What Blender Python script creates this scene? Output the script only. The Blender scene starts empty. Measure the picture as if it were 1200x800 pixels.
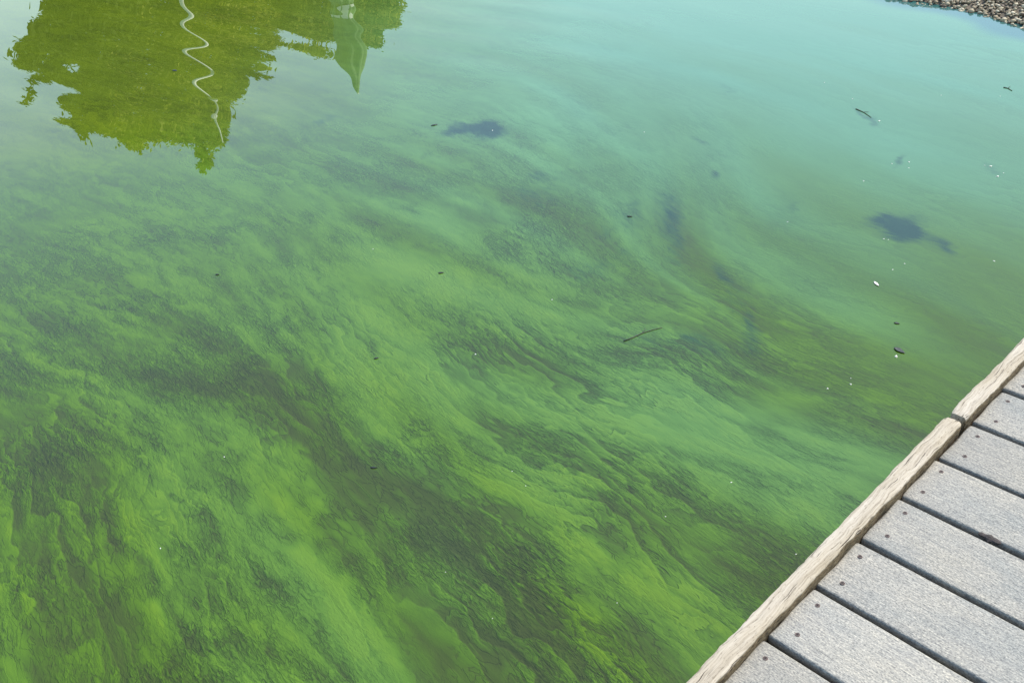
import bpy, bmesh, math, random
import numpy as np
from mathutils import Matrix, Vector

random.seed(7)
rng = np.random.default_rng(11)
scene = bpy.context.scene
C = scene.collection

# ------------------------------------------------------------------ camera, sky, sun, exposure
PITCH, ROLL, FPX = 0.58714, -0.111625, 1100.0        # down tilt, roll, focal length in px of a 1200 px wide frame
PITCHB = 0.155                                       # one deck board and its gap
DECK_Z = 0.38
CAM_Z = DECK_Z + 8.9034 * PITCHB
YAW = 0.69787                                        # direction of the dock's edge

def cam_rot(p, r):
    a = math.pi / 2 - p
    rx = np.array([[1, 0, 0], [0, math.cos(a), -math.sin(a)], [0, math.sin(a), math.cos(a)]])
    rz = np.array([[math.cos(r), -math.sin(r), 0], [math.sin(r), math.cos(r), 0], [0, 0, 1]])
    return rx @ rz
RC = cam_rot(PITCH, ROLL)
camd = bpy.data.cameras.new('camera')
cam = bpy.data.objects.new('camera', camd); C.objects.link(cam)
m = Matrix([list(r) for r in RC]).to_4x4(); m.translation = (0, 0, CAM_Z)
cam.matrix_world = m
camd.sensor_width = 36; camd.lens = FPX / 1200 * 36
camd.clip_start = 0.05; camd.clip_end = 3000
scene.camera = cam

SUN_EL, SUN_AZ = math.radians(54), math.radians(64)
world = bpy.data.worlds.new('World'); scene.world = world; world.use_nodes = True
wn = world.node_tree
sky = wn.nodes.new('ShaderNodeTexSky'); sky.sky_type = 'NISHITA'; sky.sun_disc = False
sky.sun_elevation = SUN_EL; sky.sun_rotation = SUN_AZ
sky.air_density = 1.8; sky.dust_density = 0.8; sky.ozone_density = 4
wn.links.new(sky.outputs[0], wn.nodes['Background'].inputs[0])
wn.nodes['Background'].inputs[1].default_value = 0.15
sd = bpy.data.lights.new('sun', 'SUN'); sd.energy = 4.0; sd.angle = math.radians(0.53); sd.color = (1, 0.93, 0.81)
sun = bpy.data.objects.new('sun', sd); C.objects.link(sun)
sv = Vector((math.sin(SUN_AZ) * math.cos(SUN_EL), math.cos(SUN_AZ) * math.cos(SUN_EL), math.sin(SUN_EL)))
sun.rotation_euler = (-sv).to_track_quat('-Z', 'Y').to_euler()
vs = scene.view_settings
vs.view_transform = 'Standard'; vs.look = 'None'; vs.gamma = 1; vs.use_curve_mapping = False; vs.exposure = 1.0

# ------------------------------------------------------------------ helpers
def ray(px, py):
    return RC @ np.array([(px - 600) / FPX, -(py - 400) / FPX, -1.0])
def at(px, py, z=0.0):                               # the world point at height z seen at a pixel of the 1200x800 photograph
    d = ray(px, py); t = (z - CAM_Z) / d[2]
    return np.array([d[0] * t, d[1] * t, z])
def mirror_at(px, py, dist):                         # the point at a horizontal distance whose mirror image in the water is at that pixel
    d = ray(px, py); t = dist / math.hypot(d[0], d[1])
    return np.array([d[0] * t, d[1] * t, -(CAM_Z + d[2] * t)])
def project(P):
    c = (P - np.array([0, 0, CAM_Z])) @ RC
    w = np.maximum(-c[:, 2], 1e-3)
    return 600 + FPX * c[:, 0] / w, 400 - FPX * c[:, 1] / w, -c[:, 2] > 0.2

def obj(name, me, mats=None, parent=None):
    o = bpy.data.objects.new(name, me); C.objects.link(o)
    if mats is not None and not me.materials:
        for q in (mats if isinstance(mats, (list, tuple)) else [mats]): me.materials.append(q)
    if parent: o.parent = parent
    return o
def from_bm(bm, smooth=False):
    me = bpy.data.meshes.new('m'); bm.normal_update(); bm.to_mesh(me); bm.free()
    if smooth: me.polygons.foreach_set('use_smooth', [True] * len(me.polygons))
    return me
def pymesh(v, f, smooth=False):
    me = bpy.data.meshes.new('m'); me.from_pydata([tuple(q) for q in v], [], [tuple(q) for q in f])
    if smooth: me.polygons.foreach_set('use_smooth', [True] * len(me.polygons))
    me.update(); return me
def quads_mesh(V, F, smooth=True):                   # fast path for numpy arrays of quads
    me = bpy.data.meshes.new('m')
    me.vertices.add(len(V)); me.vertices.foreach_set('co', np.ascontiguousarray(V, dtype=np.float32).ravel())
    k = F.shape[1]
    me.loops.add(F.size); me.loops.foreach_set('vertex_index', np.ascontiguousarray(F, dtype=np.int32).ravel())
    me.polygons.add(len(F)); me.polygons.foreach_set('loop_start', np.arange(0, F.size, k, dtype=np.int32))
    me.update(calc_edges=True); me.validate()
    if smooth: me.polygons.foreach_set('use_smooth', np.ones(len(F), dtype=bool))
    return me
def tag(o, label, cat, group=None):
    o['label'] = label; o['category'] = cat
    if group: o['group'] = group
    return o
def kind(o, k, label=None):
    o['kind'] = k
    if label: o['label'] = label
    return o
def empty(name, loc=(0, 0, 0), rz=0):
    o = bpy.data.objects.new(name, None); C.objects.link(o); o.location = loc; o.rotation_euler = (0, 0, rz)
    o.empty_display_size = 0.1
    return o

class NT:                                            # a small wrapper for building node trees
    def __init__(s, name):
        s.m = bpy.data.materials.new(name); s.m.use_nodes = True; s.t = s.m.node_tree; s.t.nodes.clear()
        s.out = s.n('ShaderNodeOutputMaterial')
    def n(s, ty, ins=None, **kw):
        nd = s.t.nodes.new(ty)
        for a, b in kw.items(): setattr(nd, a, b)
        for a, b in (ins or {}).items():
            if hasattr(b, 'is_linked') or hasattr(b, 'links'): s.t.links.new(b, nd.inputs[a])
            else: nd.inputs[a].default_value = b
        return nd
    def math(s, op, a, b=0.5, c=None, clamp=False):
        i = {0: a, 1: b}
        if c is not None: i[2] = c
        return s.n('ShaderNodeMath', i, operation=op, use_clamp=clamp).outputs[0]
    def ramp(s, fac, stops, interp='LINEAR'):
        r = s.n('ShaderNodeValToRGB', {0: fac}); e = r.color_ramp.elements; r.color_ramp.interpolation = interp
        while len(e) < len(stops): e.new(0.5)
        for q, (p, c) in zip(e, stops): q.position = p; q.color = (*c, 1) if len(c) == 3 else c
        return r.outputs[0]
    def maprange(s, v, a, b, c=0.0, d=1.0, smooth=False):
        return s.n('ShaderNodeMapRange', {0: v, 1: a, 2: b, 3: c, 4: d}, interpolation_type='SMOOTHSTEP' if smooth else 'LINEAR').outputs[0]
    def mix(s, fac, a, b, blend='MIX'):
        nd = s.n('ShaderNodeMix', None, data_type='RGBA', blend_type=blend, clamp_factor=True)
        for i, q in ((0, fac), (6, a), (7, b)):
            if hasattr(q, 'links'): s.t.links.new(q, nd.inputs[i])
            else: nd.inputs[i].default_value = (*q, 1) if isinstance(q, tuple) and len(q) == 3 else q
        return nd.outputs[2]
    def coords(s, scale=(1, 1, 1), out='Object', rot=(0, 0, 0), src=None):
        src = src or s.n('ShaderNodeTexCoord').outputs[out]
        return s.n('ShaderNodeMapping', {0: src, 2: rot, 3: scale}).outputs[0]
    def noise(s, vec, scale, detail=4, rough=0.55, dist=0.0):
        return s.n('ShaderNodeTexNoise', {'Vector': vec, 'Scale': scale, 'Detail': detail, 'Roughness': rough, 'Distortion': dist}).outputs[0]
    def attr(s, name, out='Fac'):
        return s.n('ShaderNodeAttribute', None, attribute_name=name).outputs[out]
    def bump(s, h, strength, dist, normal=None):
        i = {'Height': h, 'Strength': strength, 'Distance': dist}
        if normal is not None: i['Normal'] = normal
        return s.n('ShaderNodeBump', i).outputs[0]
    def surf(s, sh): s.t.links.new(sh, s.out.inputs[0]); return s.m

def plain(name, col, rough=0.6, var=0.25, scale=60, bump=0.0, spec=0.4):
    t = NT(name); v = t.coords()
    nz = t.noise(v, scale, 4)
    k = t.maprange(nz, 0.3, 0.7, 1 - var, 1 + var)
    c = t.n('ShaderNodeVectorMath', {0: tuple(col)}, operation='SCALE'); t.t.links.new(k, c.inputs[3])
    p = t.n('ShaderNodeBsdfPrincipled', {'Base Color': c.outputs[0], 'Roughness': rough, 'Specular IOR Level': spec})
    if bump: t.t.links.new(t.bump(nz, 0.6, bump), p.inputs['Normal'])
    return t.surf(p.outputs[0])

_tab = rng.random((512, 512)).astype(np.float32)
def vnoise(x, y, seed=0):
    x = x + seed * 37.31; y = y + seed * 71.77
    xi = np.floor(x); yi = np.floor(y); fx = (x - xi).astype(np.float32); fy = (y - yi).astype(np.float32)
    xi = xi.astype(np.int64) & 511; yi = yi.astype(np.int64) & 511; x1 = (xi + 1) & 511; y1 = (yi + 1) & 511
    fx = fx * fx * (3 - 2 * fx); fy = fy * fy * (3 - 2 * fy)
    a = _tab[yi, xi]; b = _tab[yi, x1]; c = _tab[y1, xi]; d = _tab[y1, x1]
    return (a + (b - a) * fx) * (1 - fy) + (c + (d - c) * fx) * fy
def fbm(x, y, oct=4, seed=0, gain=0.5):
    s = 0; a = 1; n = 0
    for k in range(oct):
        s = s + a * (vnoise(x * 2 ** k, y * 2 ** k, seed + k) - 0.5); n += a; a *= gain
    return s / n * 2
def smooth(a, b, x):
    t = np.clip((x - a) / (b - a), 0, 1); return t * t * (3 - 2 * t)

# ------------------------------------------------------------------ the pond's outline and the ground round it
SH = [at(1040, -4), at(1075, 2), at(1108, 9), at(1140, 15), at(1175, 25), at(1202, 33)]
pond = [(-15, -2), (-14, 5), (-11, 10.5), (-7, 13.2), (-3, 13.6), (0.0, 11.8), (1.6, 9.2), (2.3, 7.4)]
pond += [(p[0], p[1]) for p in SH] + [(3.36, 4.7), (3.55, 3.9), (3.9, 2.6), (4.6, 0.5), (5.2, -3), (3, -7.5), (-4, -9), (-11, -7)]
pond = np.array(pond)
def catmull(P, n=14, closed=True):
    out = []
    N = len(P)
    for i in range(N if closed else N - 1):
        g = lambda k: P[k % N] if closed else P[min(max(k, 0), N - 1)]
        a, b, c, d = g(i - 1), g(i), g(i + 1), g(i + 2)
        for t in np.linspace(0, 1, n, endpoint=False):
            out.append(0.5 * (2 * b + (c - a) * t + (2 * a - 5 * b + 4 * c - d) * t * t + (3 * b - a - 3 * c + d) * t ** 3))
    if not closed: out.append(P[-1])
    return np.array(out)
pondc = catmull(pond, 6)
def sdf(X, Y):                                       # signed distance to the waterline, positive on land
    d2 = np.full(X.shape, 1e18); ins = np.zeros(X.shape, bool)
    n = len(pondc)
    for i in range(n):
        a = pondc[i]; b = pondc[(i + 1) % n]; e = b - a
        t = np.clip(((X - a[0]) * e[0] + (Y - a[1]) * e[1]) / (e @ e), 0, 1)
        d2 = np.minimum(d2, (X - a[0] - t * e[0]) ** 2 + (Y - a[1] - t * e[1]) ** 2)
        if a[1] != b[1]:
            cr = ((a[1] > Y) != (b[1] > Y)) & (X < (b[0] - a[0]) * (Y - a[1]) / (b[1] - a[1]) + a[0])
            ins ^= cr
    d = np.sqrt(d2); return np.where(ins, -d, d)
def ground_h(X, Y, D=None):
    D = sdf(X, Y) if D is None else D
    h = np.where(D < 0, np.maximum(D * 0.55, -0.9), 0.36 * (1 - np.exp(-np.maximum(D, 0) / 1.1)))
    return h + 0.02 * fbm(X * 1.7, Y * 1.7, 3, 4) + np.clip(D - 3, 0, 40) * 0.012 + 0.15 * fbm(X * 0.15, Y * 0.15, 3, 9) * smooth(4, 20, D)
def axis(fine0, fine1, step, lim, grow=1.12):
    a = list(np.arange(fine0, fine1 + 1e-6, step))
    s = step
    while a[-1] < lim: s *= grow; a.append(a[-1] + s)
    s = step; lo = []
    x = fine0
    while x > -lim: s *= grow; x -= s; lo.append(x)
    return np.array(lo[::-1] + a)
def grid_faces(nx, ny):
    i = np.arange((nx - 1) * (ny - 1)); r = i // (nx - 1); c = i % (nx - 1); a = r * nx + c
    return np.stack([a, a + 1, a + nx + 1, a + nx], 1)
gx = axis(-16, 6, 0.14, 900); gy = axis(-10, 14, 0.14, 900)
GX, GY = np.meshgrid(gx, gy)
GD = sdf(GX, GY); GZ = ground_h(GX, GY, GD)
t = NT('bank_soil_and_grass')
v = t.coords((1, 1, 1))
d = t.attr('shore')
n1 = t.noise(v, 3.0, 6, 0.6); n2 = t.noise(v, 40, 5, 0.7)
edge = t.maprange(t.math('ADD', d, t.math('MULTIPLY', n1, 1.2)), 1.7, 2.6, 0, 1, True)
soil = t.ramp(n2, [(0.3, (0.05, 0.04, 0.028)), (0.7, (0.16, 0.13, 0.09))])
grass = t.ramp(n2, [(0.3, (0.025, 0.05, 0.012)), (0.7, (0.075, 0.11, 0.03))])
col = t.mix(edge, soil, grass)
p = t.n('ShaderNodeBsdfPrincipled', {'Base Color': col, 'Roughness': 0.95, 'Normal': t.bump(n2, 0.8, 0.03)})
M_ground = t.surf(p.outputs[0])
gm = quads_mesh(np.stack([GX, GY, GZ], -1).reshape(-1, 3), grid_faces(len(gx), len(gy)))
at_ = gm.attributes.new('shore', 'FLOAT', 'POINT'); at_.data.foreach_set('value', GD.ravel().astype(np.float32))
kind(obj('ground', gm, M_ground), 'structure', 'sloping earth and grass bank around the pond')

# gravel on the near right shore: thousands of pebbles of a few pixels each
def pebble_sheet():
    bm = bmesh.new(); bmesh.ops.create_icosphere(bm, subdivisions=1, radius=1.0)
    bv = np.array([q.co[:] for q in bm.verts]); bf = np.array([[q.index for q in f.verts] for f in bm.faces]); bm.free()
    N = 110000
    X = rng.uniform(1.0, 6.4, N); Y = rng.uniform(3.2, 10.5, N)
    D = sdf(X, Y)
    keep = (D > -0.06) & (D < 2.0) & (rng.random(N) < np.clip(1.25 - D / 2.4, 0, 1))
    X, Y, D = X[keep], Y[keep], D[keep]; n = len(X)
    r = np.clip(rng.lognormal(math.log(0.0095), 0.36, n), 0.006, 0.024)
    Z = ground_h(X, Y, D) + r * 0.35 + rng.random(n) * 0.008
    sc = np.stack([rng.uniform(0.8, 1.45, n), rng.uniform(0.7, 1.1, n), rng.uniform(0.45, 0.8, n)], 1) * r[:, None]
    a = rng.uniform(0, 2 * math.pi, n); ti = rng.normal(0, 0.35, n); tj = rng.normal(0, 0.35, n)
    L = bv[None] * (1 + 0.22 * (rng.random((n, len(bv), 1)) - 0.5)) * sc[:, None]
    x = L[..., 0]; y = L[..., 1]; z = L[..., 2]
    y, z = y * np.cos(ti)[:, None] - z * np.sin(ti)[:, None], y * np.sin(ti)[:, None] + z * np.cos(ti)[:, None]
    x, z = x * np.cos(tj)[:, None] - z * np.sin(tj)[:, None], x * np.sin(tj)[:, None] + z * np.cos(tj)[:, None]
    x, y = x * np.cos(a)[:, None] - y * np.sin(a)[:, None], x * np.sin(a)[:, None] + y * np.cos(a)[:, None]
    V = np.stack([x + X[:, None], y + Y[:, None], z + Z[:, None]], -1).reshape(-1, 3)
    F = (bf[None] + (np.arange(n) * len(bv))[:, None, None]).reshape(-1, 3)
    me = quads_mesh(V, F, smooth=False)
    tone = np.repeat(rng.random(n), len(bv)).astype(np.float32)
    q = me.attributes.new('tone', 'FLOAT', 'POINT'); q.data.foreach_set('value', tone)
    return me
t = NT('pebbles')
tone = t.attr('tone')
base = t.ramp(tone, [(0.0, (0.08, 0.055, 0.035)), (0.4, (0.22, 0.17, 0.10)), (0.75, (0.36, 0.30, 0.19)), (1.0, (0.50, 0.44, 0.32))])
nz = t.noise(t.coords(), 160, 4)
base = t.mix(0.5, base, t.ramp(nz, [(0.3, (0.35, 0.33, 0.3)), (0.7, (1, 1, 1))]), 'MULTIPLY')
M_peb = t.surf(t.n('ShaderNodeBsdfPrincipled', {'Base Color': base, 'Roughness': 0.75}).outputs[0])
kind(obj('gravel', pebble_sheet(), M_peb), 'stuff', 'pale cream and grey gravel covering the far right bank')

# ------------------------------------------------------------------ the pond's surface with its algae bloom
def grow_axis(a, b, s0, s1):
    out = [a]
    while out[-1] < b:
        f = (out[-1] - a) / (b - a); out.append(out[-1] + s0 + (s1 - s0) * f)
    return out
wx = np.array([-30, -22, -17, -14, -11.5, -9.5, -8, -7, -6.3] + list(np.arange(-5.8, -2.6, 0.022)) + list(np.arange(-2.6, 1.9, 0.0068)) + list(np.arange(1.9, 3.7, 0.014)) + [3.9, 4.3, 5, 6, 8, 12])
wy = np.array([-16, -9, -5, -2.5, -1, 0, 0.5, 0.8] + grow_axis(0.95, 3.6, 0.0052, 0.010) + grow_axis(3.61, 9.8, 0.011, 0.028)[1:] + [10, 10.4, 11, 12, 13, 14.5, 17])
WX, WY = np.meshgrid(wx, wy)
sh = WX.shape
P3 = np.stack([WX.ravel(), WY.ravel(), np.zeros(WX.size)], 1)
U, Vv, front = project(P3)
U = np.where(front, U, 600).reshape(sh); Vv = np.where(front, Vv, 1600).reshape(sh)
U = np.clip(U, -500, 1700); Vv = np.clip(Vv, -200, 1400)

# drift directions seen in the bloom, on a coarse lattice over the pond
FLOW = [(40, 620, .30, 1), (150, 700, .42, 1), (300, 700, .60, 1), (420, 640, .75, 1), (560, 620, .9, .75), (700, 680, 1, .78), (860, 640, 1, .55),
        (100, 480, .8, .6), (250, 440, 1, .40), (60, 390, 1, .3), (330, 330, .45, 1), (420, 480, .6, 1), (540, 450, .8, .7), (700, 480, 1, .45), (900, 520, 1, .35),
        (480, 210, 1, .32), (610, 240, 1, .35), (280, 230, 1, .45), (90, 250, 1, .4), (700, 120, 1, .5), (800, 260, .25, 1), (850, 190, .7, 1), (880, 390, .45, 1),
        (760, 400, 1, .1), (960, 440, 1, .3), (1060, 340, 1, .5), (1000, 230, 1, .45), (1150, 280, 1, .45), (880, 60, 1, .22), (1120, 60, 1, .25), (500, 60, 1, .2), (200, 60, 1, .25),
        (60, 800, .3, 1), (400, 800, .6, 1), (750, 800, .9, .9), (640, 360, 1, .45), (180, 560, .45, 1)]
lx = np.arange(-6.0, 4.2, 0.05); ly = np.arange(0.6, 10.0, 0.05)
LX, LY = np.meshgrid(lx, ly)
lu, lv, lf = project(np.stack([LX.ravel(), LY.ravel(), np.zeros(LX.size)], 1))
ax_ = np.zeros(LX.size); ay_ = np.zeros(LX.size); wsum = np.zeros(LX.size) + 1e-9
for (px, py, dx, dy) in FLOW:
    a = at(px, py); b = at(px + dx * 4, py + dy * 4); dd = (b - a)[:2]; dd /= np.linalg.norm(dd)
    w = 1 / (1 + ((lu - px) ** 2 + (lv - py) ** 2) / 70 ** 2) ** 2
    ax_ += w * dd[0]; ay_ += w * dd[1]; wsum += w
ang = np.arctan2(ay_, ax_).reshape(LX.shape) + 0.22 * fbm(LX * 1.3, LY * 1.3, 2, 5) + 0.12 * fbm(LX * 4, LY * 3, 2, 15)
DX, DY = np.cos(ang), np.sin(ang)
def lat(A, x, y):
    fx = np.clip((x - lx[0]) / 0.05, 0, len(lx) - 1.001); fy = np.clip((y - ly[0]) / 0.05, 0, len(ly) - 1.001)
    i = fx.astype(np.int64); j = fy.astype(np.int64); fx = fx - i; fy = fy - j
    return (A[j, i] * (1 - fx) + A[j, i + 1] * fx) * (1 - fy) + (A[j + 1, i] * (1 - fx) + A[j + 1, i + 1] * fx) * fy
core = (WX > -5.9) & (WX < 3.75) & (WY > 0.7) & (WY < 9.9)
cx, cy = WX[core].astype(np.float64), WY[core].astype(np.float64)
def streaks(lam, length, steps, seed, decay=2.0, both=0.35):
    """noise of one wavelength drawn out along the drift: a line integral with a long tail one way and a short one the other"""
    acc = np.zeros(cx.size); tot = 0
    for sgn, ln in ((-1, length), (1, length * both)):
        x = cx.copy(); y = cy.copy(); n = max(2, int(steps * (1 if sgn < 0 else both))); h = ln / n
        for k in range(n):
            w = math.exp(-decay * k / n)
            if not (sgn > 0 and k == 0): acc += w * vnoise(x / lam, y / lam, seed); tot += w
            x = x + sgn * h * lat(DX, x, y); y = y + sgn * h * lat(DY, x, y)
    acc /= tot; acc -= acc.mean(); return acc / acc.std()
S1 = streaks(0.016, 0.10, 10, 1, 1.5)
S2 = streaks(0.042, 0.26, 14, 2, 1.8)
S3 = streaks(0.12, 0.8, 20, 3, 1.5)
S4 = streaks(0.34, 1.6, 20, 6, 1.2, 0.7)

# light and dark drifts as they lie on the pond: centre, half length, half width, angle (image degrees, down is positive), weight
BLOBS = [(385, 670, 130, 28, 58, .55), (320, 590, 70, 26, 50, .25), (650, 630, 130, 34, 38, .55), (560, 560, 90, 26, 30, .25), (430, 490, 60, 50, 40, .55), (470, 400, 70, 60, 30, .35),
         (300, 540, 70, 18, 40, .3), (150, 620, 160, 60, 65, .30), (60, 700, 120, 40, 65, .15), (740, 470, 130, 50, 12, .20), (850, 560, 110, 45, 25, .06), (930, 590, 90, 40, -35, .12),
         (560, 330, 120, 45, 30, .35), (430, 320, 150, 40, 30, .25), (250, 330, 120, 50, 20, .12), (640, 170, 120, 50, 50, .28), (720, 330, 22, 90, 4, .30), (880, 280, 26, 110, -10, .25), (1000, 380, 120, 30, 25, .12),
         (240, 250, 200, 40, 20, .12), (900, 480, 90, 24, 10, .2), (770, 700, 90, 22, 35, .3), (610, 720, 100, 16, 45, .1), (1060, 470, 60, 60, 0, .15),
         (500, 620, 190, 42, 42, -.65), (560, 700, 150, 40, 46, -.40), (470, 560, 110, 28, 22, -.30), (620, 460, 110, 40, 40, -.40), (700, 260, 90, 60, 40, -.32), (790, 270, 16, 60, -4, -.40), (800, 300, 60, 110, 0, -.15),
         (770, 405, 70, 22, 5, -.55), (880, 390, 20, 50, -15, -.45), (700, 330, 50, 22, 15, -.30), (330, 490, 90, 22, 25, -.15), (200, 430, 180, 8, 18, -.30), (100, 425, 150, 6, 12, -.3), (300, 400, 70, 40, 20, -.18),
         (300, 650, 120, 22, 55, -.22), (220, 640, 80, 14, 60, -.2), (500, 240, 110, 9, 18, -.35), (470, 215, 60, 9, 16, -.3), (560, 250, 60, 7, 15, -.25), (100, 300, 120, 25, 15, -.22), (60, 220, 120, 30, 20, -.2),
         (280, 275, 30, 7, -28, -.5), (890, 660, 70, 24, 30, -.35), (900, 560, 60, 30, 30, -.25), (850, 610, 80, 12, 25, -.25), (560, 470, 30, 60, 10, -.2), (380, 135, 60, 20, 20, -.25), (330, 160, 70, 22, 20, -.25), (600, 30, 220, 12, 10, .1),
         (840, 180, 16, 60, -35, -.3), (920, 245, 20, 20, 0, -.4), (660, 30, 100, 6, 12, -.12), (720, 80, 90, 7, 30, -.15), (500, 60, 90, 7, 12, -.1), (1100, 430, 60, 90, 40, -.10), (1080, 520, 60, 30, -40, -.15), (740, 620, 90, 10, 35, -.2)]
BLOBS += [(60, 560, 110, 15, 66, .30), (112, 640, 130, 14, 66, .32), (195, 715, 120, 16, 62, .34), (25, 690, 110, 12, 68, .26), (262, 640, 110, 13, 60, .26), (330, 745, 90, 14, 58, .26), (150, 540, 90, 14, 52, .26), (700, 745, 80, 16, 40, .28),
          (86, 600, 120, 11, 66, -.36), (155, 680, 120, 11, 64, -.36), (236, 735, 100, 13, 60, -.36), (40, 760, 90, 11, 66, -.3), (215, 580, 90, 10, 55, -.3), (345, 655, 100, 12, 57, -.3), (20, 520, 70, 10, 60, -.25), (470, 730, 110, 22, 50, -.30), (800, 650, 90, 13, 32, -.3)]
BLOBS += [(880, 515, 130, 26, 22, -.30), (960, 560, 90, 20, 20, -.2), (790, 545, 120, 14, 28, -.25), (700, 520, 90, 12, 30, -.2)]
HOLES = [(1042, 260, 25, 13, 10, 1.), (1060, 270, 16, 10, 20, .8), (1083, 280, 24, 9, 30, .45), (1110, 291, 11, 7, 10, .55), (1030, 255, 14, 9, 0, .6), (565, 151, 26, 9, -10, .8), (575, 154, 14, 8, 15, .75), (530, 158, 16, 9, -25, .55), (548, 146, 30, 5, 5, .45),
         (1012, 133, 13, 3.2, 30, .8), (1024, 141, 6, 5, 30, .4), (1056, 187, 9, 4, -50, .7), (1165, 198, 11, 6, 30, .35), (384, 143, 13, 6, -20, .5), (840, 203, 7, 5, -30, .5), (818, 160, 14, 6, 30, .35), (930, 243, 9, 5, 0, .5),
         (787, 262, 14, 44, -4, .62), (880, 388, 13, 42, -12, .50), (822, 405, 30, 14, 8, .42), (760, 402, 40, 10, 5, .34), (715, 270, 40, 26, 30, .34), (850, 335, 9, 36, -20, .28), (695, 320, 30, 14, 10, .42), (1054, 410, 8, 3.5, 35, .5), (740, 240, 22, 14, 20, .32), (640, 225, 26, 24, 20, .36), (855, 105, 24, 5, 25, .22)]
JU = [fbm(WX * 5, WY * 5, 3, 20 + k) for k in range(4)]; JV = [fbm(WX * 5, WY * 5, 3, 40 + k) for k in range(4)]
def blob(B, jit=0.0):
    out = np.zeros(sh)
    for k, (bx, by, la, lb, an, w) in enumerate(B):
        if jit:
            du = jit * min(la, 40) * JU[k % 4]; dv = jit * min(lb + 6, 40) * JV[k % 4]
        else: du = dv = 0
        a = math.radians(an); x = U - bx + du; y = Vv - by + dv
        s = (x * math.cos(a) + y * math.sin(a)) / la; n = (-x * math.sin(a) + y * math.cos(a)) / lb
        q = s * s + n * n
        out += w * np.exp(-q * 0.9)
    return out
macro = blob(BLOBS, 1.3)
macro = np.where(macro > 0, 0.60, 0.48) * macro * (1 + 0.55 * smooth(2.6, 1.7, WY) * smooth(0.9, 0.2, WX))
billow = fbm(WX * 7, WY * 5, 5, 33, 0.62)
far = smooth(2.2, 7.0, WY)
core_add = np.zeros(sh)
near = 1 - smooth(1.3, 4.2, cy)
core_add[core] = (0.045 + 0.035 * near) * S1 + (0.070 + 0.040 * near) * S2 + (0.085 + 0.065 * near) * S3 + 0.11 * S4 * (0.4 + 0.6 * near) * (1 - 0.55 * smooth(-0.1, 0.6, cx) * smooth(2.0, 2.8, cy))
calm = (1 - 0.48 * smooth(3.0, 6.2, WY)) * (1 - 0.60 * smooth(0.55, 1.5, WX)) * (1 - 0.35 * smooth(0.0, 0.8, WX) * smooth(2.2, 3.4, WY))
dens = 0.53 + 0.10 * smooth(1.8, 4.5, WY) + macro * (1 - 0.25 * far) + core_add * calm + 0.06 * billow * calm
dens = np.where(core, dens, 0.6 + 0.15 * billow)
holes = np.clip(blob(HOLES, 0.8), 0, 1.1)
SDc = sdf(*np.meshgrid(np.arange(-4, 4.6, 0.1), np.arange(0, 11, 0.1)))
def coarse(x, y):
    fx = np.clip((x + 4) / 0.1, 0, SDc.shape[1] - 1.001); fy = np.clip(y / 0.1, 0, SDc.shape[0] - 1.001)
    i = fx.astype(int); j = fy.astype(int); fx = fx - i; fy = fy - j
    return (SDc[j, i] * (1 - fx) + SDc[j, i + 1] * fx) * (1 - fy) + (SDc[j + 1, i] * (1 - fx) + SDc[j + 1, i + 1] * fx) * fy
SD = coarse(WX, WY)
strip = smooth(-0.30, -0.13, SD + 0.07 * fbm(WX * 3.0, WY * 3.0, 3, 51) - 0.10 * smooth(1200, 1080, U))
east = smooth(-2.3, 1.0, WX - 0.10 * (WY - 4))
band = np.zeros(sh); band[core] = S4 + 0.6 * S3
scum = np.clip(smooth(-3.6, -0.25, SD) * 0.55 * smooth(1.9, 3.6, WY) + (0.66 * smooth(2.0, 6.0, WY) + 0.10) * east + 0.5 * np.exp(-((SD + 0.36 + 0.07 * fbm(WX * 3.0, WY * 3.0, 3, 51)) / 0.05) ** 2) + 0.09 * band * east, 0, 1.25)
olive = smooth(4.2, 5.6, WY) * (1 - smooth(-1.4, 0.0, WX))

# low ripples from the open end of the pond; they die out towards the dock
def swell(X, Y):
    env = smooth(5.0, 6.0, Y) * (1 - 0.75 * smooth(7.2, 8.3, Y)) * (1 - 0.66 * smooth(-1.75, -1.1, X)) * (1 - 0.45 * smooth(-2.3, -3.0, X)) * (1 - smooth(0.1, 1.6, X))
    wob = fbm(X * 0.8, Y * 0.8, 2, 71)
    z = 0.0021 * np.sin(12.0 * X + 11.6 * Y + 1.2 * wob - 0.9) * (0.8 + 0.5 * fbm(X * 1.1, Y * 1.1, 2, 72)) + 0.0004 * np.sin(-2.6 * X + 7.1 * Y + 1.3 + wob)
    return z * env + 0.00030 * np.sin(9 * X + 5 * Y + wob * 3) * smooth(2, 4, Y)
Z = swell(WX, WY)
wm = quads_mesh(np.stack([WX, WY, Z], -1).reshape(-1, 3), grid_faces(sh[1], sh[0]))
def put(name, A):
    q = wm.attributes.new(name, 'FLOAT', 'POINT'); q.data.foreach_set('value', np.ascontiguousarray(A, dtype=np.float32).ravel())
put('calm', calm); put('olive', olive); put('plume', np.clip(smooth(3.6, 1.6, WY) * (1 - 0.55 * smooth(0.1, 0.9, WX)) + 0.25, 0, 1) * np.clip(0.75 + 0.9 * fbm(WX * 1.6, WY * 1.6, 3, 83), 0.15, 1.3)); put('algae', dens); put('hole', holes); put('scum', scum); put('strip', strip)
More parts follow.
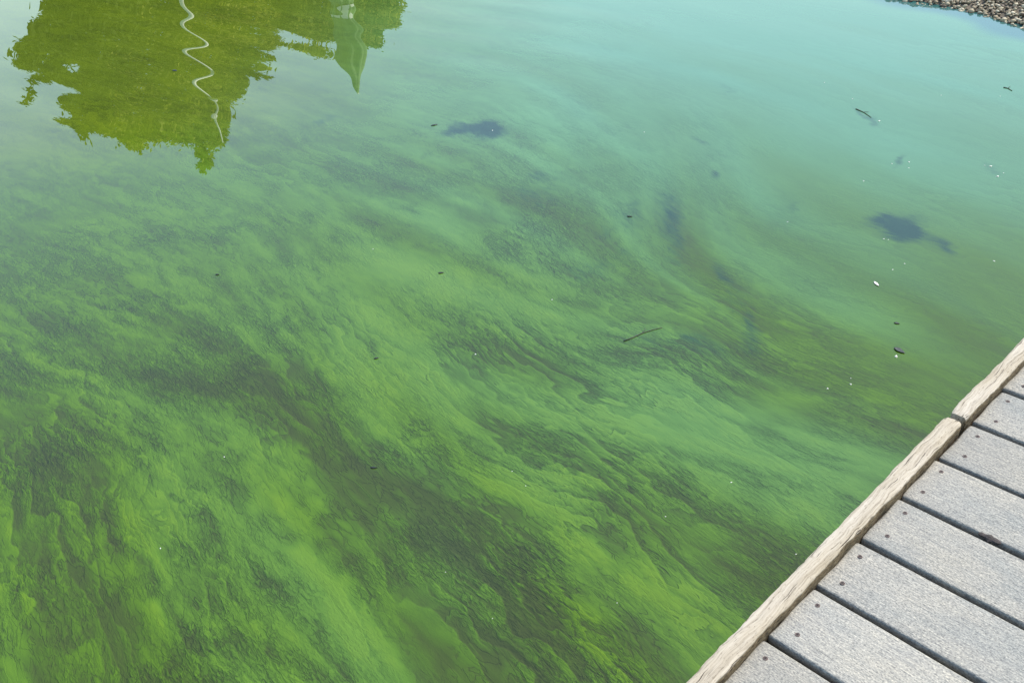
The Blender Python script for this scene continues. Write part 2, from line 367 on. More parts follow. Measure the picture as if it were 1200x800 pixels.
# smooth along- and across-drift coordinates for the finest texture (least squares by FFT)
def potential(gx_, gy_, h=0.05):
    n, k = gx_.shape
    A = np.block([[gx_, -gx_[:, ::-1]], [gx_[::-1], -gx_[::-1, ::-1]]]); B = np.block([[gy_, gy_[:, ::-1]], [-gy_[::-1], -gy_[::-1, ::-1]]])
    fx = 2j * np.pi * np.fft.fftfreq(2 * k, h)[None]; fy = 2j * np.pi * np.fft.fftfreq(2 * n, h)[:, None]
    den = fx * fx + fy * fy; den[0, 0] = 1
    ph = (fx * np.fft.fft2(A) + fy * np.fft.fft2(B)) / den; ph[0, 0] = 0
    return np.real(np.fft.ifft2(ph))[:n, :k]
fs = np.zeros(sh); fn = np.zeros(sh)
fs[core] = lat(potential(DX, DY), cx, cy); fn[core] = lat(potential(-DY, DX), cx, cy)
fs = np.where(core, fs, WX); fn = np.where(core, fn, WY)
put('along', fs); put('across', fn)

t = NT('algae_water')
co = t.n('ShaderNodeTexCoord').outputs['Object']
al, ac = t.attr('along'), t.attr('across')
def fvec(k, sx=1.0): return t.n('ShaderNodeCombineXYZ', {0: t.math('MULTIPLY', al, k), 1: ac, 2: sx}).outputs[0]
f1 = t.noise(fvec(0.32), 100, 3, 0.5, 0.5)
f2 = t.noise(fvec(0.27, 3.1), 42, 3, 0.5, 0.6)
fine = t.noise(co, 420, 1, 0.6)
def saw(lam, warp, wscale, stretch, seed, drop=0.10):
    # plumes that thicken towards one side and break off sharply there, wandering with the drift
    w = t.noise(fvec(stretch, seed), wscale, 3, 0.55, 0.3)
    ph = t.math('FRACT', t.math('MULTIPLY_ADD', w, warp, t.math('MULTIPLY', ac, 1.0 / lam)))
    return t.math('MINIMUM', t.math('MULTIPLY', ph, 1 / (1 - drop)), t.math('MULTIPLY', t.math('SUBTRACT', 1.0, ph), 1 / drop))
sA = saw(0.085, 4.5, 5.5, 0.45, 7.3, 0.09); sB = saw(0.034, 5.5, 13, 0.5, 9.1, 0.10); sC = saw(0.0135, 4.5, 26, 0.55, 11.7, 0.15)
plume = t.attr('plume')
mA = t.maprange(t.noise(fvec(0.4, 15.0), 4.0, 1, 0.5), 0.36, 0.60, 0.2, 1, True)
mB = t.maprange(t.noise(fvec(0.4, 17.0), 7.0, 1, 0.5), 0.40, 0.62, 0.0, 1, True)
mC = t.maprange(t.noise(fvec(0.5, 19.0), 6.0, 1, 0.6), 0.42, 0.62, 0.0, 1, True)
patch = t.maprange(t.noise(co, 2.3, 2, 0.6), 0.40, 0.60, 0.10, 1, True)
patch2 = t.maprange(t.noise(t.coords((1, 1, 1), src=co, rot=(0, 0, 1)), 1.7, 2, 0.6), 0.36, 0.60, 0.15, 1, True)
def crease_shade(f, w, m):                                 # thin shadow lines in the folds between filaments, painted through the algae density
    k = t.maprange(t.math('ABSOLUTE', t.math('SUBTRACT', f, 0.5)), 0.0, w, 1, 0, True)
    return t.math('MULTIPLY', k, m)
den_s = t.math('ADD', t.attr('algae'), t.math('MULTIPLY', t.math('SUBTRACT', sA, 0.45), 0.25))
cal = t.math('MULTIPLY', t.attr('calm'), t.maprange(den_s, 0.55, 0.88, 1, 0.45, True))
patch = t.math('MULTIPLY', patch, cal); patch2 = t.math('MULTIPLY', patch2, cal)
c1 = crease_shade(f1, 0.045, patch); c2 = crease_shade(f2, 0.028, patch2)
den = t.attr('algae')
den = t.math('MULTIPLY_ADD', t.math('MULTIPLY', t.math('SUBTRACT', f1, 0.5), patch), 0.55, den)
den = t.math('MULTIPLY_ADD', t.math('MULTIPLY', t.math('SUBTRACT', f2, 0.5), patch2), 0.55, den)
den = t.math('MULTIPLY_ADD', t.math('SUBTRACT', fine, 0.5), 0.16, den)
pl = t.math('MULTIPLY', t.math('MULTIPLY', t.math('SUBTRACT', sA, 0.45), mA), 0.75)
pl = t.math('MULTIPLY_ADD', t.math('MULTIPLY', t.math('SUBTRACT', sB, 0.45), mB), 0.60, pl)
pl = t.math('MULTIPLY_ADD', t.math('MULTIPLY', t.math('SUBTRACT', sC, 0.45), mC), 0.34, pl)
pl = t.math('MULTIPLY', pl, plume)
den = t.math('ADD', den, pl)
den = t.math('MULTIPLY_ADD', c1, -0.26, den)
den = t.math('MULTIPLY_ADD', c2, -0.30, den)
den = t.math('MULTIPLY_ADD', t.math('SUBTRACT', den, 0.56), t.math('MULTIPLY_ADD', t.attr('calm'), 0.40, 0.40), 0.57)
green = t.ramp(den, [(0.0, (0.028, 0.038, 0.007)), (0.28, (0.032, 0.051, 0.006)), (0.50, (0.038, 0.074, 0.004)), (0.75, (0.051, 0.103, 0.003)), (1.0, (0.068, 0.126, 0.003))])
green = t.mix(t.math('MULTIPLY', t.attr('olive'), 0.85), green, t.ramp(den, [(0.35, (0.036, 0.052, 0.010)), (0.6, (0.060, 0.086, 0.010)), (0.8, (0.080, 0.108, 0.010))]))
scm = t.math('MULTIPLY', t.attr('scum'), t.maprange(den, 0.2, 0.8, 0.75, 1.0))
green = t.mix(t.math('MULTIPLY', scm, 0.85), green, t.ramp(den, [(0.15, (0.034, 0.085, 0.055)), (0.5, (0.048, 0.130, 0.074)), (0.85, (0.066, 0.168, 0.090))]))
hole = t.math('ADD', t.attr('hole'), t.math('ADD', t.math('MULTIPLY', t.math('SUBTRACT', f2, 0.5), 0.8), t.math('MULTIPLY', t.math('SUBTRACT', t.noise(fvec(0.35, 5.0), 15, 6, 0.65, 0.6), 0.5), 1.5)))
hole = t.math('MULTIPLY', t.math('MULTIPLY', t.maprange(hole, 0.05, 1.05, 0, 1, True), t.maprange(t.attr('hole'), 0.02, 0.22, 0, 1, True)), 0.9)
col = t.mix(hole, green, (0.008, 0.026, 0.020))
col = t.mix(t.math('MULTIPLY', t.attr('strip'), 0.8), col, (0.020, 0.070, 0.080))
hsum = t.math('ADD', t.math('MULTIPLY', den, 0.5), t.math('MULTIPLY', t.math('MULTIPLY', f1, patch), 0.7))
nd_ = t.bump(hsum, 0.9, 0.014)
dif = t.n('ShaderNodeBsdfDiffuse', {'Color': col, 'Normal': nd_}).outputs[0]
glo = t.n('ShaderNodeBsdfGlossy', {'Color': (1, 1, 1, 1), 'Roughness': 0.0}).outputs[0]
fr = t.n('ShaderNodeFresnel', {'IOR': 1.365}).outputs[0]
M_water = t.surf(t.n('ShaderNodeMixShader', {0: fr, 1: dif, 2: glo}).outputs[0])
kind(obj('water', wm, M_water), 'structure', 'still pond water streaked with a bright green algae bloom')

# ------------------------------------------------------------------ the dock
E_ = np.array([math.cos(YAW), math.sin(YAW), 0.0]); B_ = np.array([math.sin(YAW), -math.cos(YAW), 0.0])
O_ = np.array([2.50873 * PITCHB, 6.85343 * PITCHB, DECK_Z])
dock = empty('dock', tuple(O_), YAW - math.pi / 2)  # local +Y runs along the edge, +X inboard over the deck
tag(dock, 'weathered grey plank dock with a bleached timber edge rail', 'dock')

def deck_wood():
    t = NT('weathered_deck_board')
    oi = t.n('ShaderNodeObjectInfo').outputs['Random']
    base = t.n('ShaderNodeTexCoord').outputs['Object']
    off = t.n('ShaderNodeCombineXYZ', {0: t.math('MULTIPLY', oi, 37.0), 1: t.math('MULTIPLY', oi, 91.0), 2: 0.0}).outputs[0]
    v0 = t.n('ShaderNodeVectorMath', {0: base, 1: off}, operation='ADD').outputs[0]
    g = t.noise(t.coords((16, 190, 60), src=v0), 1.0, 5, 0.65, 0.4)
    g2 = t.noise(t.coords((70, 330, 100), src=v0), 1.0, 3, 0.7)
    sp = t.noise(t.coords((240, 400, 300), src=v0), 1.0, 2, 0.6)
    lo = t.noise(t.coords((5, 9, 5), src=v0), 1.0, 4, 0.6)
    c = t.ramp(g, [(0.25, (0.181, 0.178, 0.167)), (0.5, (0.250, 0.239, 0.213)), (0.75, (0.306, 0.288, 0.250))])
    c = t.mix(0.8, c, t.ramp(g2, [(0.3, (0.62, 0.64, 0.68)), (0.5, (1, 1, 1)), (0.72, (1.28, 1.26, 1.22))]), 'MULTIPLY')
    c = t.mix(0.58, c, t.ramp(sp, [(0.36, (0.30, 0.31, 0.34)), (0.46, (1, 1, 1)), (0.56, (1, 1, 1)), (0.66, (1.7, 1.66, 1.58))]), 'MULTIPLY')
    c = t.mix(1.0, c, t.ramp(lo, [(0.3, (0.84, 0.88, 0.92)), (0.5, (1, 1, 1)), (0.7, (1.08, 1.06, 1.02))]), 'MULTIPLY')
    tint = t.maprange(t.n('ShaderNodeTexWhiteNoise', {'W': oi}, noise_dimensions='1D').outputs[0], 0, 1, 0.78, 0.97)
    q = t.n('ShaderNodeVectorMath', {0: c}, operation='SCALE'); t.t.links.new(tint, q.inputs[3])
    crk = t.noise(t.coords((3.2, 95, 40), src=v0), 1.0, 5, 0.6, 0.25)
    ck = t.maprange(crk, 0.262, 0.30, 0, 1)
    st = t.noise(t.coords((11, 15, 11), src=v0), 1.0, 5, 0.7, 0.4)
    q = t.n('ShaderNodeVectorMath', {0: t.mix(t.maprange(st, 0.24, 0.35, 0.75, 0), q.outputs[0], (0.12, 0.12, 0.125))}, operation='SCALE'); q.inputs[3].default_value = 1.0
    q = t.n('ShaderNodeVectorMath', {0: t.mix(ck, (0.05, 0.05, 0.05), q.outputs[0])}, operation='SCALE'); q.inputs[3].default_value = 1.0
    h = t.math('ADD', t.math('MULTIPLY', g, 0.6), t.math('ADD', t.math('MULTIPLY', g2, 0.7), t.math('MULTIPLY', sp, 0.5)))
    p = t.n('ShaderNodeBsdfPrincipled', {'Base Color': q.outputs[0], 'Roughness': 0.85, 'Specular IOR Level': 0.25, 'Normal': t.bump(h, 0.7, 0.0026)})
    return t.surf(p.outputs[0])
M_deck = deck_wood()
M_beam = plain('dark_joist_wood', (0.07, 0.06, 0.05), 0.9, 0.3, 30)
M_screw = plain('rusty_screw', (0.10, 0.066, 0.058), 0.6, 0.4, 400)
M_recess_shade = plain('screw_recess_shade', (0.01, 0.008, 0.008), 0.8, 0.3, 400)  # near-black colour paints the shade inside the countersunk hole

BW, BT, BL, RR = PITCHB - 0.0120, 0.036, 1.55, 0.0052
def board_mesh(seed):
    """a plank with rounded long edges, a worn end at the rail and slight cupping; origin at its rail end, top face at z = 0"""
    r = random.Random(seed)
    prof = []
    for k in range(7):
        a = math.pi / 2 * k / 6; prof.append((BW / 2 - RR + RR * math.sin(a), -RR + RR * math.cos(a)))
    top = [(-x, z) for x, z in prof[::-1]]
    inner = [(x, 0.0) for x in np.linspace(-BW / 2 + RR, BW / 2 - RR, 7)[1:-1]]
    ring = top + inner + prof
    ring = ring + [(BW / 2, -BT), (-BW / 2, -BT)]
    xs = [0.0, 0.0015, 0.004, 0.009] + list(np.linspace(0.03, BL, 34))
    n = len(ring); V = []; F = []
    ph = [r.uniform(0, 6.28) for _ in range(4)]
    for i, x in enumerate(xs):
        inset = [0.004, 0.0018, 0.0005, 0][i] if i < 4 else 0
        for (y, z) in ring:
            wy_ = 0.0007 * math.sin(x * 9 + ph[0]) + 0.0004 * math.sin(x * 31 + ph[1])
            zz = z - (inset if z > -RR * 1.2 else 0) + 0.0006 * math.sin(x * 5 + ph[2]) - 0.0006 * (y / BW * 2) ** 2
            xx = x + (0.0012 * math.sin(y * 60 + ph[3]) if i < 4 else 0)
            V.append((xx, y * (1 - inset * 0.25 / BW * 2) + wy_, zz))
    for i in range(len(xs) - 1):
        for k in range(n):
            k2 = (k + 1) % n
            F.append((i * n + k, i * n + k2, (i + 1) * n + k2, (i + 1) * n + k))
    F.append(tuple(range(n))[::-1]); F.append(tuple((len(xs) - 1) * n + k for k in range(n)))
    me = pymesh(V, F, True); return me
bmeshes = [board_mesh(k) for k in range(5)]
def screw_mesh():
    """countersunk head in its crater: pale splintered ring, rusty cone, drive socket with its shade painted dark"""
    bm = bmesh.new(); N = 14
    rings = [(0.0046, -0.0004), (0.0040, 0.0006), (0.0034, 0.0005), (0.0026, 0.0002), (0.0021, 0.0003), (0.0018, 0.0002)]
    vs_ = [[bm.verts.new((r * math.cos(2 * math.pi * k / N), r * math.sin(2 * math.pi * k / N), z)) for k in range(N)] for r, z in rings]
    for i in range(len(rings) - 1):
        for k in range(N):
            f = bm.faces.new((vs_[i][k], vs_[i][(k + 1) % N], vs_[i + 1][(k + 1) % N], vs_[i + 1][k])); f.material_index = 1 if i in (2, 4) else 0
    f = bm.faces.new(vs_[-1]); f.material_index = 1
    return from_bm(bm)
sm = screw_mesh(); sm.materials.append(M_screw); sm.materials.append(M_recess_shade)
KMIN, KMAX = -13, 17
for k in range(KMIN, KMAX):
    me = bmeshes[(k * 3) % 5]
    b = obj('deck_board', me, M_deck, dock)
    r = random.Random(100 + k)
    gapx = {5: 0.006, 6: 0.004}.get(k, r.uniform(0.0005, 0.003))
    b.location = (gapx, (k - 0.5) * PITCHB - 0.0060 + r.uniform(-.0012, .0012), r.uniform(-0.0012, 0.001))
    for s in (-1, 1):
        q = obj('screw', sm, None, b); q.location = (0.030 + r.uniform(-.006, .008), s * BW * (0.27 + r.uniform(-.03, .03)), 0.0006); q.rotation_euler = (0, 0, r.uniform(0, 6))
        q = obj('screw', sm, None, b); q.location = (BL - 0.06 + r.uniform(-.006, .008), s * BW * (0.27 + r.uniform(-.03, .03)), 0.0006)
def box_mesh(x0, x1, y0, y1, z0, z1, bev=0.004):
    bm = bmesh.new(); bmesh.ops.create_cube(bm, size=1)
    for q in bm.verts: q.co = ((x0 + x1) / 2 + q.co.x * (x1 - x0), (y0 + y1) / 2 + q.co.y * (y1 - y0), (z0 + z1) / 2 + q.co.z * (z1 - z0))
    if bev: bmesh.ops.bevel(bm, geom=bm.edges[:], offset=bev, segments=2, affect='EDGES')
    return from_bm(bm)
y0, y1 = KMIN * PITCHB - 0.1, (KMAX - 1) * PITCHB + 0.02
for x in (0.05, 0.75, 1.45):
    obj('joist', box_mesh(x, x + 0.045, y0, y1, -0.20, -0.037), M_beam, dock)
for yy in (-1.2, 0.35, 1.7):
    for x in (0.20, 1.32):
        bm = bmesh.new(); bmesh.ops.create_cone(bm, segments=18, radius1=0.07, radius2=0.065, depth=0.9, cap_ends=True)
        q = obj('pile', from_bm(bm, True), M_beam, dock); q.location = (x, yy, -0.49)

# rail along the water: rough bleached timber, in two lengths with a gap between them
def rail_wood():
    t = NT('bleached_rail_timber')
    oi = t.n('ShaderNodeObjectInfo').outputs['Random']
    base = t.n('ShaderNodeTexCoord').outputs['Object']
    off = t.n('ShaderNodeCombineXYZ', {0: t.math('MULTIPLY', oi, 11.0), 1: t.math('MULTIPLY', oi, 53.0), 2: 0.0}).outputs[0]
    v0 = t.n('ShaderNodeVectorMath', {0: base, 1: off}, operation='ADD').outputs[0]
    wob = t.noise(t.coords((2, 7, 2), src=v0), 1.0, 3)
    v1 = t.n('ShaderNodeVectorMath', {0: v0, 1: t.n('ShaderNodeCombineXYZ', {0: t.math('MULTIPLY', wob, 0.035), 1: 0.0, 2: 0.0}).outputs[0]}, operation='ADD').outputs[0]
    g = t.noise(t.coords((330, 9, 330), src=v1), 1.0, 5, 0.65)
    cr = t.noise(t.coords((230, 6.5, 230), src=v1), 1.0, 4, 0.6)
    sp = t.noise(t.coords((420, 90, 420), src=v0), 1.0, 3, 0.6)
    lo = t.noise(t.coords((22, 4, 22), src=v0), 1.0, 3, 0.6)
    c = t.ramp(g, [(0.28, (0.17, 0.145, 0.11)), (0.45, (0.31, 0.27, 0.215)), (0.7, (0.40, 0.36, 0.30))])
    c = t.mix(1.0, c, t.ramp(lo, [(0.3, (0.80, 0.77, 0.70)), (0.6, (1, 1, 1))]), 'MULTIPLY')
    crack = t.maprange(cr, 0.35, 0.40, 0, 1)
    c = t.mix(crack, (0.045, 0.036, 0.028), c)
    c = t.mix(0.8, c, t.ramp(sp, [(0.30, (0.45, 0.42, 0.38)), (0.42, (1, 1, 1))]), 'MULTIPLY')
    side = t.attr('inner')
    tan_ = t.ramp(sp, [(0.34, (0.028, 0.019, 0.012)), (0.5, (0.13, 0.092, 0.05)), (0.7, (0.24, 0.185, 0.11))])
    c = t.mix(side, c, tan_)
    h = t.math('ADD', t.math('MULTIPLY', crack, 1.2), t.math('ADD', t.math('MULTIPLY', g, 0.7), t.math('MULTIPLY', sp, 0.3)))
    p = t.n('ShaderNodeBsdfPrincipled', {'Base Color': c, 'Roughness': 0.9, 'Specular IOR Level': 0.2, 'Normal': t.bump(h, 0.45, 0.002)})
    return t.surf(p.outputs[0])
M_rail = rail_wood()
RAIL_T = 0.026
def loc_dock(p):                                     # world to dock-local x (inboard), y (along)
    q = np.asarray(p)[:2] - O_[:2]; return q @ B_[:2], q @ E_[:2]
xo = np.mean([loc_dock(at(*q, DECK_Z + RAIL_T))[0] for q in [(798, 800), (898, 700), (938.7, 660), (1038, 560), (1100.6, 500)]])
xi = np.mean([loc_dock(at(*q, DECK_Z + RAIL_T))[0] for q in [(834, 800), (932, 700), (970, 660), (1069, 560)]])
ygap = loc_dock(at(1124, 489, DECK_Z + RAIL_T))[1]
def rail_mesh(ya, yb, seed):
    W = xi - xo; D = 0.15
    ring = []
    for x in np.linspace(0, 1, 13): ring.append((xo + W * x, RAIL_T, 0.0))
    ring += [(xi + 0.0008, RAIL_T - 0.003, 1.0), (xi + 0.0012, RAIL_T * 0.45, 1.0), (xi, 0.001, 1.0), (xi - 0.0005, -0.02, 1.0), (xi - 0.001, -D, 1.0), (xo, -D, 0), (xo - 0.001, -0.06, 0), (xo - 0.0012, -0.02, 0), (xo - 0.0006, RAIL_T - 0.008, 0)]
    ys = list(np.arange(ya, yb, 0.008)); ys[-1] = yb
    n = len(ring); V = []; F = []; IN = []
    r = np.array(ring)
    for i, y in enumerate(ys):
        e = min(y - ya, yb - y)
        rnd = 0.005 * math.exp(-e / 0.010) if (abs(y - ygap) < 0.1) else 0
        for k, (x, z, s) in enumerate(ring):
            u = (x - xo) / W
            edge = max(abs(u - .5) * 2, 0) ** 6
            dz = -0.0014 * edge * (z > RAIL_T * .7) * (1 + 1.6 * float(vnoise(np.array([y * 30.]), np.array([u * 3.]), seed)[0]))
            dz += 0.0018 * (float(vnoise(np.array([y * 9.]), np.array([u * 5.]), seed + 2)[0]) - .5) * (z > 0.01)
            dz += 0.0011 * (float(vnoise(np.array([y * 40.]), np.array([u * 14.]), seed + 4)[0]) - .5) * (z > 0.01)
            sidew = (0.0030 * (float(vnoise(np.array([y * 22.]), np.array([0.5]), seed + (6 if u < .5 else 8))[0]) - .5) + 0.0022 * (float(vnoise(np.array([y * 75.]), np.array([1.5]), seed + (6 if u < .5 else 8))[0]) - .5)) * abs(u - .5) * 2
            sidew += 0.0012 * math.sin(y * 2.1 + seed)
            dx = sidew - (u - .5) * 2 * rnd * 0.5
            cap = (z > 0) * rnd * 0.6 * (1 + edge)
            V.append((x + dx, y, z + dz - cap)); IN.append(s)
    for i in range(len(ys) - 1):
        for k in range(n):
            k2 = (k + 1) % n
            F.append((i * n + k, (i + 1) * n + k, (i + 1) * n + k2, i * n + k2))
    F.append(tuple(range(n))); F.append(tuple((len(ys) - 1) * n + k for k in range(n))[::-1])
    me = pymesh(V, F, True)
    sharp = np.zeros(len(me.edges), dtype=bool); ev = np.zeros(len(me.edges) * 2, dtype=np.int32); me.edges.foreach_get('vertices', ev); ev = ev.reshape(-1, 2)
    a_, b_ = ev[:, 0] % n, ev[:, 1] % n; sharp = ((a_ == b_) & np.isin(a_, [0, 12])) | ((ev[:, 0] // n == ev[:, 1] // n) & np.isin(ev[:, 0] // n, [0, len(ys) - 1]))
    me.attributes.new('sharp_edge', 'BOOLEAN', 'EDGE').data.foreach_set('value', sharp)
    q = me.attributes.new('inner', 'FLOAT', 'POINT'); q.data.foreach_set('value', np.array(IN, dtype=np.float32))
    return me
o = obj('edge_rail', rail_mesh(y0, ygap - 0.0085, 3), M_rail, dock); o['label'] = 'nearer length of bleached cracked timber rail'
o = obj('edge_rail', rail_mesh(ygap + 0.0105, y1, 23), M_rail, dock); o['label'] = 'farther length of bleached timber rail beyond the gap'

# ------------------------------------------------------------------ what stands on the far bank and shows only as reflections
def gz(x, y): return float(ground_h(np.array([[x]]), np.array([[y]]))[0, 0])
t = NT('tree_leaves')
oi = t.attr('tone')
c = t.ramp(oi, [(0.15, (0.016, 0.020, 0.004)), (0.42, (0.13, 0.13, 0.018)), (0.70, (0.46, 0.44, 0.10))])
d1 = t.n('ShaderNodeBsdfDiffuse', {'Color': c}).outputs[0]; tr = t.n('ShaderNodeBsdfTranslucent', {'Color': t.mix(0.5, c, (0.20, 0.25, 0.01))}).outputs[0]
M_leaf = t.surf(t.n('ShaderNodeMixShader', {0: 0.4, 1: d1, 2: tr}).outputs[0])
M_bark = plain('tree_bark', (0.09, 0.07, 0.05), 0.9, 0.35, 14, 0.02)
def inside(poly, x, y):
    r = np.zeros(x.shape, bool); n = len(poly)
    for i in range(n):
        a, b = poly[i], poly[(i + 1) % n]
        if a[1] != b[1]: r ^= ((a[1] > y) != (b[1] > y)) & (x < (b[0] - a[0]) * (y - a[1]) / (b[1] - a[1]) + a[0])
    return r
def edge_dist(poly, x, y):
    d = np.full(x.shape, 1e9); n = len(poly)
    for i in range(n):
        a = np.array(poly[i]); e = np.array(poly[(i + 1) % n]) - a
        t_ = np.clip(((x - a[0]) * e[0] + (y - a[1]) * e[1]) / (e @ e), 0, 1)
        d = np.minimum(d, np.hypot(x - a[0] - t_ * e[0], y - a[1] - t_ * e[1]))
    return d
def tube(path, radii, seg=8):
    V = []; F = []; path = np.array(path, float)
    for i, p in enumerate(path):
        tdir = path[min(i + 1, len(path) - 1)] - path[max(i - 1, 0)]; tdir /= np.linalg.norm(tdir)
        a = np.cross(tdir, [0.3, 0.9, 0.2]); a /= np.linalg.norm(a); b = np.cross(tdir, a)
        for k in range(seg):
            an = 2 * math.pi * k / seg; V.append(p + radii[i] * (math.cos(an) * a + math.sin(an) * b))
    for i in range(len(path) - 1):
        for k in range(seg): F.append((i * seg + k, i * seg + (k + 1) % seg, (i + 1) * seg + (k + 1) % seg, (i + 1) * seg + k))
    F.append(tuple(range(seg))[::-1]); F.append(tuple((len(path) - 1) * seg + k for k in range(seg)))
    return V, F
def join(parts):
    V = []; F = []
    for v, f in parts:
        o = len(V); V += list(v); F += [tuple(q + o for q in g) for g in f]
    return V, F
def tree(name, pts, dist, label, nleaf, leaf, seed, trunks):
    """crown grown inside an outline: clumps of small leaves through a rounded volume, fuller in the middle, ragged at the rim"""
    r = np.random.default_rng(seed)
    W = np.array([mirror_at(px, py, dist) for px, py in pts])
    mid = W[:, :2].mean(0); along = mid / np.linalg.norm(mid); lat_ = np.array([along[1], -along[0]])
    poly = [((w[:2] - mid) @ lat_, w[2]) for w in W]
    x = np.array([q[0] for q in poly]); z = np.array([q[1] for q in poly])
    base = gz(mid[0], mid[1])
    n = nleaf // 34 * 6
    X = r.uniform(x.min(), x.max(), n); Zz = r.uniform(z.min(), z.max(), n)
    k = inside(poly, X, Zz); X, Zz = X[k][:nleaf // 34], Zz[k][:nleaf // 34]
    ed = edge_dist(poly, X, Zz)
    gap = vnoise(X * 1.7, Zz * 2.1, seed) < 0.20
    k = ~(gap & (ed > 0.1)); X, Zz, ed = X[k], Zz[k], ed[k]
    dep = np.minimum(ed * 1.25 + 0.12, 2.2); Yd = r.uniform(-1, 1, len(X)) * dep
    m_ = 34; N = len(X) * m_
    cr_ = np.repeat(np.clip(ed * 0.9 + 0.10, 0.12, 0.36), m_)
    off = r.normal(0, 0.5, (N, 3)) * cr_[:, None]
    cx_ = np.repeat(X, m_) + off[:, 0]; cd = np.repeat(Yd, m_) + off[:, 1]; cz = np.repeat(Zz, m_) + off[:, 2]
    s = leaf * r.uniform(0.6, 1.3, N)
    A = r.normal(size=(N, 3)); A /= np.linalg.norm(A, axis=1)[:, None]
    Bq = np.cross(A, r.normal(size=(N, 3))); Bq /= np.linalg.norm(Bq, axis=1)[:, None]
    A *= s[:, None]; Bq *= (s * 0.45)[:, None]
    P = np.stack([mid[0] + lat_[0] * cx_ + along[0] * cd, mid[1] + lat_[1] * cx_ + along[1] * cd, cz], 1)
    V = np.stack([P - A, P + Bq, P + A, P - Bq], 1).reshape(-1, 3)
    root = empty(name, (mid[0], mid[1], base))
    V -= np.array([mid[0], mid[1], base])
    me = quads_mesh(V, np.arange(4 * N).reshape(-1, 4), False)
    q = me.attributes.new('tone', 'FLOAT', 'POINT')
    tone = np.clip(0.35 * r.random(N) + 0.65 * np.repeat(0.7 * vnoise(X * 0.7, Zz * 1.3, seed + 3) + 0.3 * r.random(len(X)), m_), 0, 1)
    q.data.foreach_set('value', np.repeat(tone, 4).astype(np.float32))
    cr = obj('crown', me, M_leaf, root); cr['kind'] = 'stuff'
    parts = []
    for (tx, h) in trunks:
        H = h
        path = [(lat_[0] * tx * f_, lat_[1] * tx * f_, -0.2 + (H + 0.2) * f_) for f_ in np.linspace(0, 1, 9)]
        path = [(a + 0.06 * math.sin(5 * c + tx), b + 0.06 * math.cos(4 * c), c) for a, b, c in path]
        parts.append(tube(path, list(np.linspace(0.20, 0.03, 9))))
        for g in range(9):
            f_ = r.uniform(0.3, 0.9); i = int(f_ * 8); p0 = np.array(path[i])
            side_ = r.uniform(-1, 1); ln = r.uniform(0.5, 1.4)
            p1 = p0 + np.array([lat_[0] * side_ * ln, lat_[1] * side_ * ln, ln * r.uniform(0.3, 0.8)])
            parts.append(tube([p0, (p0 + p1) / 2 + [0, 0, .08], p1], [0.05, 0.035, 0.012], 6))
    obj('trunk', pymesh(*join(parts), smooth=True), M_bark, root)
    return tag(root, label, 'tree', 'trees on the far bank')
tree('broadleaf_tree', [(62, -90), (66, -20), (52, 20), (30, 42), (18, 78), (40, 74), (60, 70), (50, 84), (24, 112), (42, 108), (62, 86), (84, 84), (98, 100), (100, 118), (72, 128), (66, 136), (86, 142), (98, 170), (106, 150),
                        (128, 152), (150, 166), (160, 173), (172, 160), (186, 158), (214, 160), (232, 166), (236, 196), (246, 196), (246, 172), (262, 166), (262, 140), (276, 116), (286, 94), (322, 98), (312, 84), (286, 72), (318, 66), (322, 50), (330, 28), (336, -20), (330, -90)],
     30, 'broad leafy green tree whose ragged crown reflects behind the wavy pole', 95000, 0.085, 3, [(-1.2, 5.2), (0.9, 5.6), (2.2, 4.0)])
tree('broadleaf_tree', [(326, -90), (322, -10), (332, 30), (352, 44), (374, 53), (394, 53), (418, 50), (436, 54), (448, 46), (438, 36), (452, 34), (468, 16), (466, 0), (456, -30), (462, -90)],
     26, 'smaller leafy green tree reflecting behind the pale folded parasol', 45000, 0.08, 5, [(-0.5, 3.0), (0.8, 2.6)])

# pale post with a lamp head: its reflection wriggles down across the tree's
M_pole = plain('pale_post_paint', (0.80, 0.78, 0.68), 0.5, 0.06, 20)
base_p = mirror_at(213, 0, 25.0)
top_p = mirror_at(264, 168, 25.0)
head_p = mirror_at(243, 131, 25.0)
pr = empty('lamp_post', (base_p[0], base_p[1], gz(base_p[0], base_p[1])))
g0 = pr.location.z
H1 = head_p[2] - g0; H2 = top_p[2] - g0
obj('post', pymesh(*tube([(0, 0, -0.2), (0, 0, H1 * 0.5), (0, 0, H1)], [0.066, 0.052, 0.036], 14), smooth=True), M_pole, pr)
obj('finial', pymesh(*tube([(0, 0, H1 + 0.002), (0, 0, H1 + 0.12), (0, 0, H2)], [0.036, 0.028, 0.014], 10), smooth=True), M_pole, pr)
bm = bmesh.new(); bmesh.ops.create_cone(bm, segments=16, radius1=0.19, radius2=0.08, depth=0.22, cap_ends=True)
bmesh.ops.bevel(bm, geom=bm.edges[:], offset=0.02, segments=2, affect='EDGES')
lh = obj('lamp_head', from_bm(bm, True), M_pole, pr); lh.location = (0.02, 0, H1 - 0.02)
tag(pr, 'slim pale lamp post reflected as a wavy white line', 'lamp post')

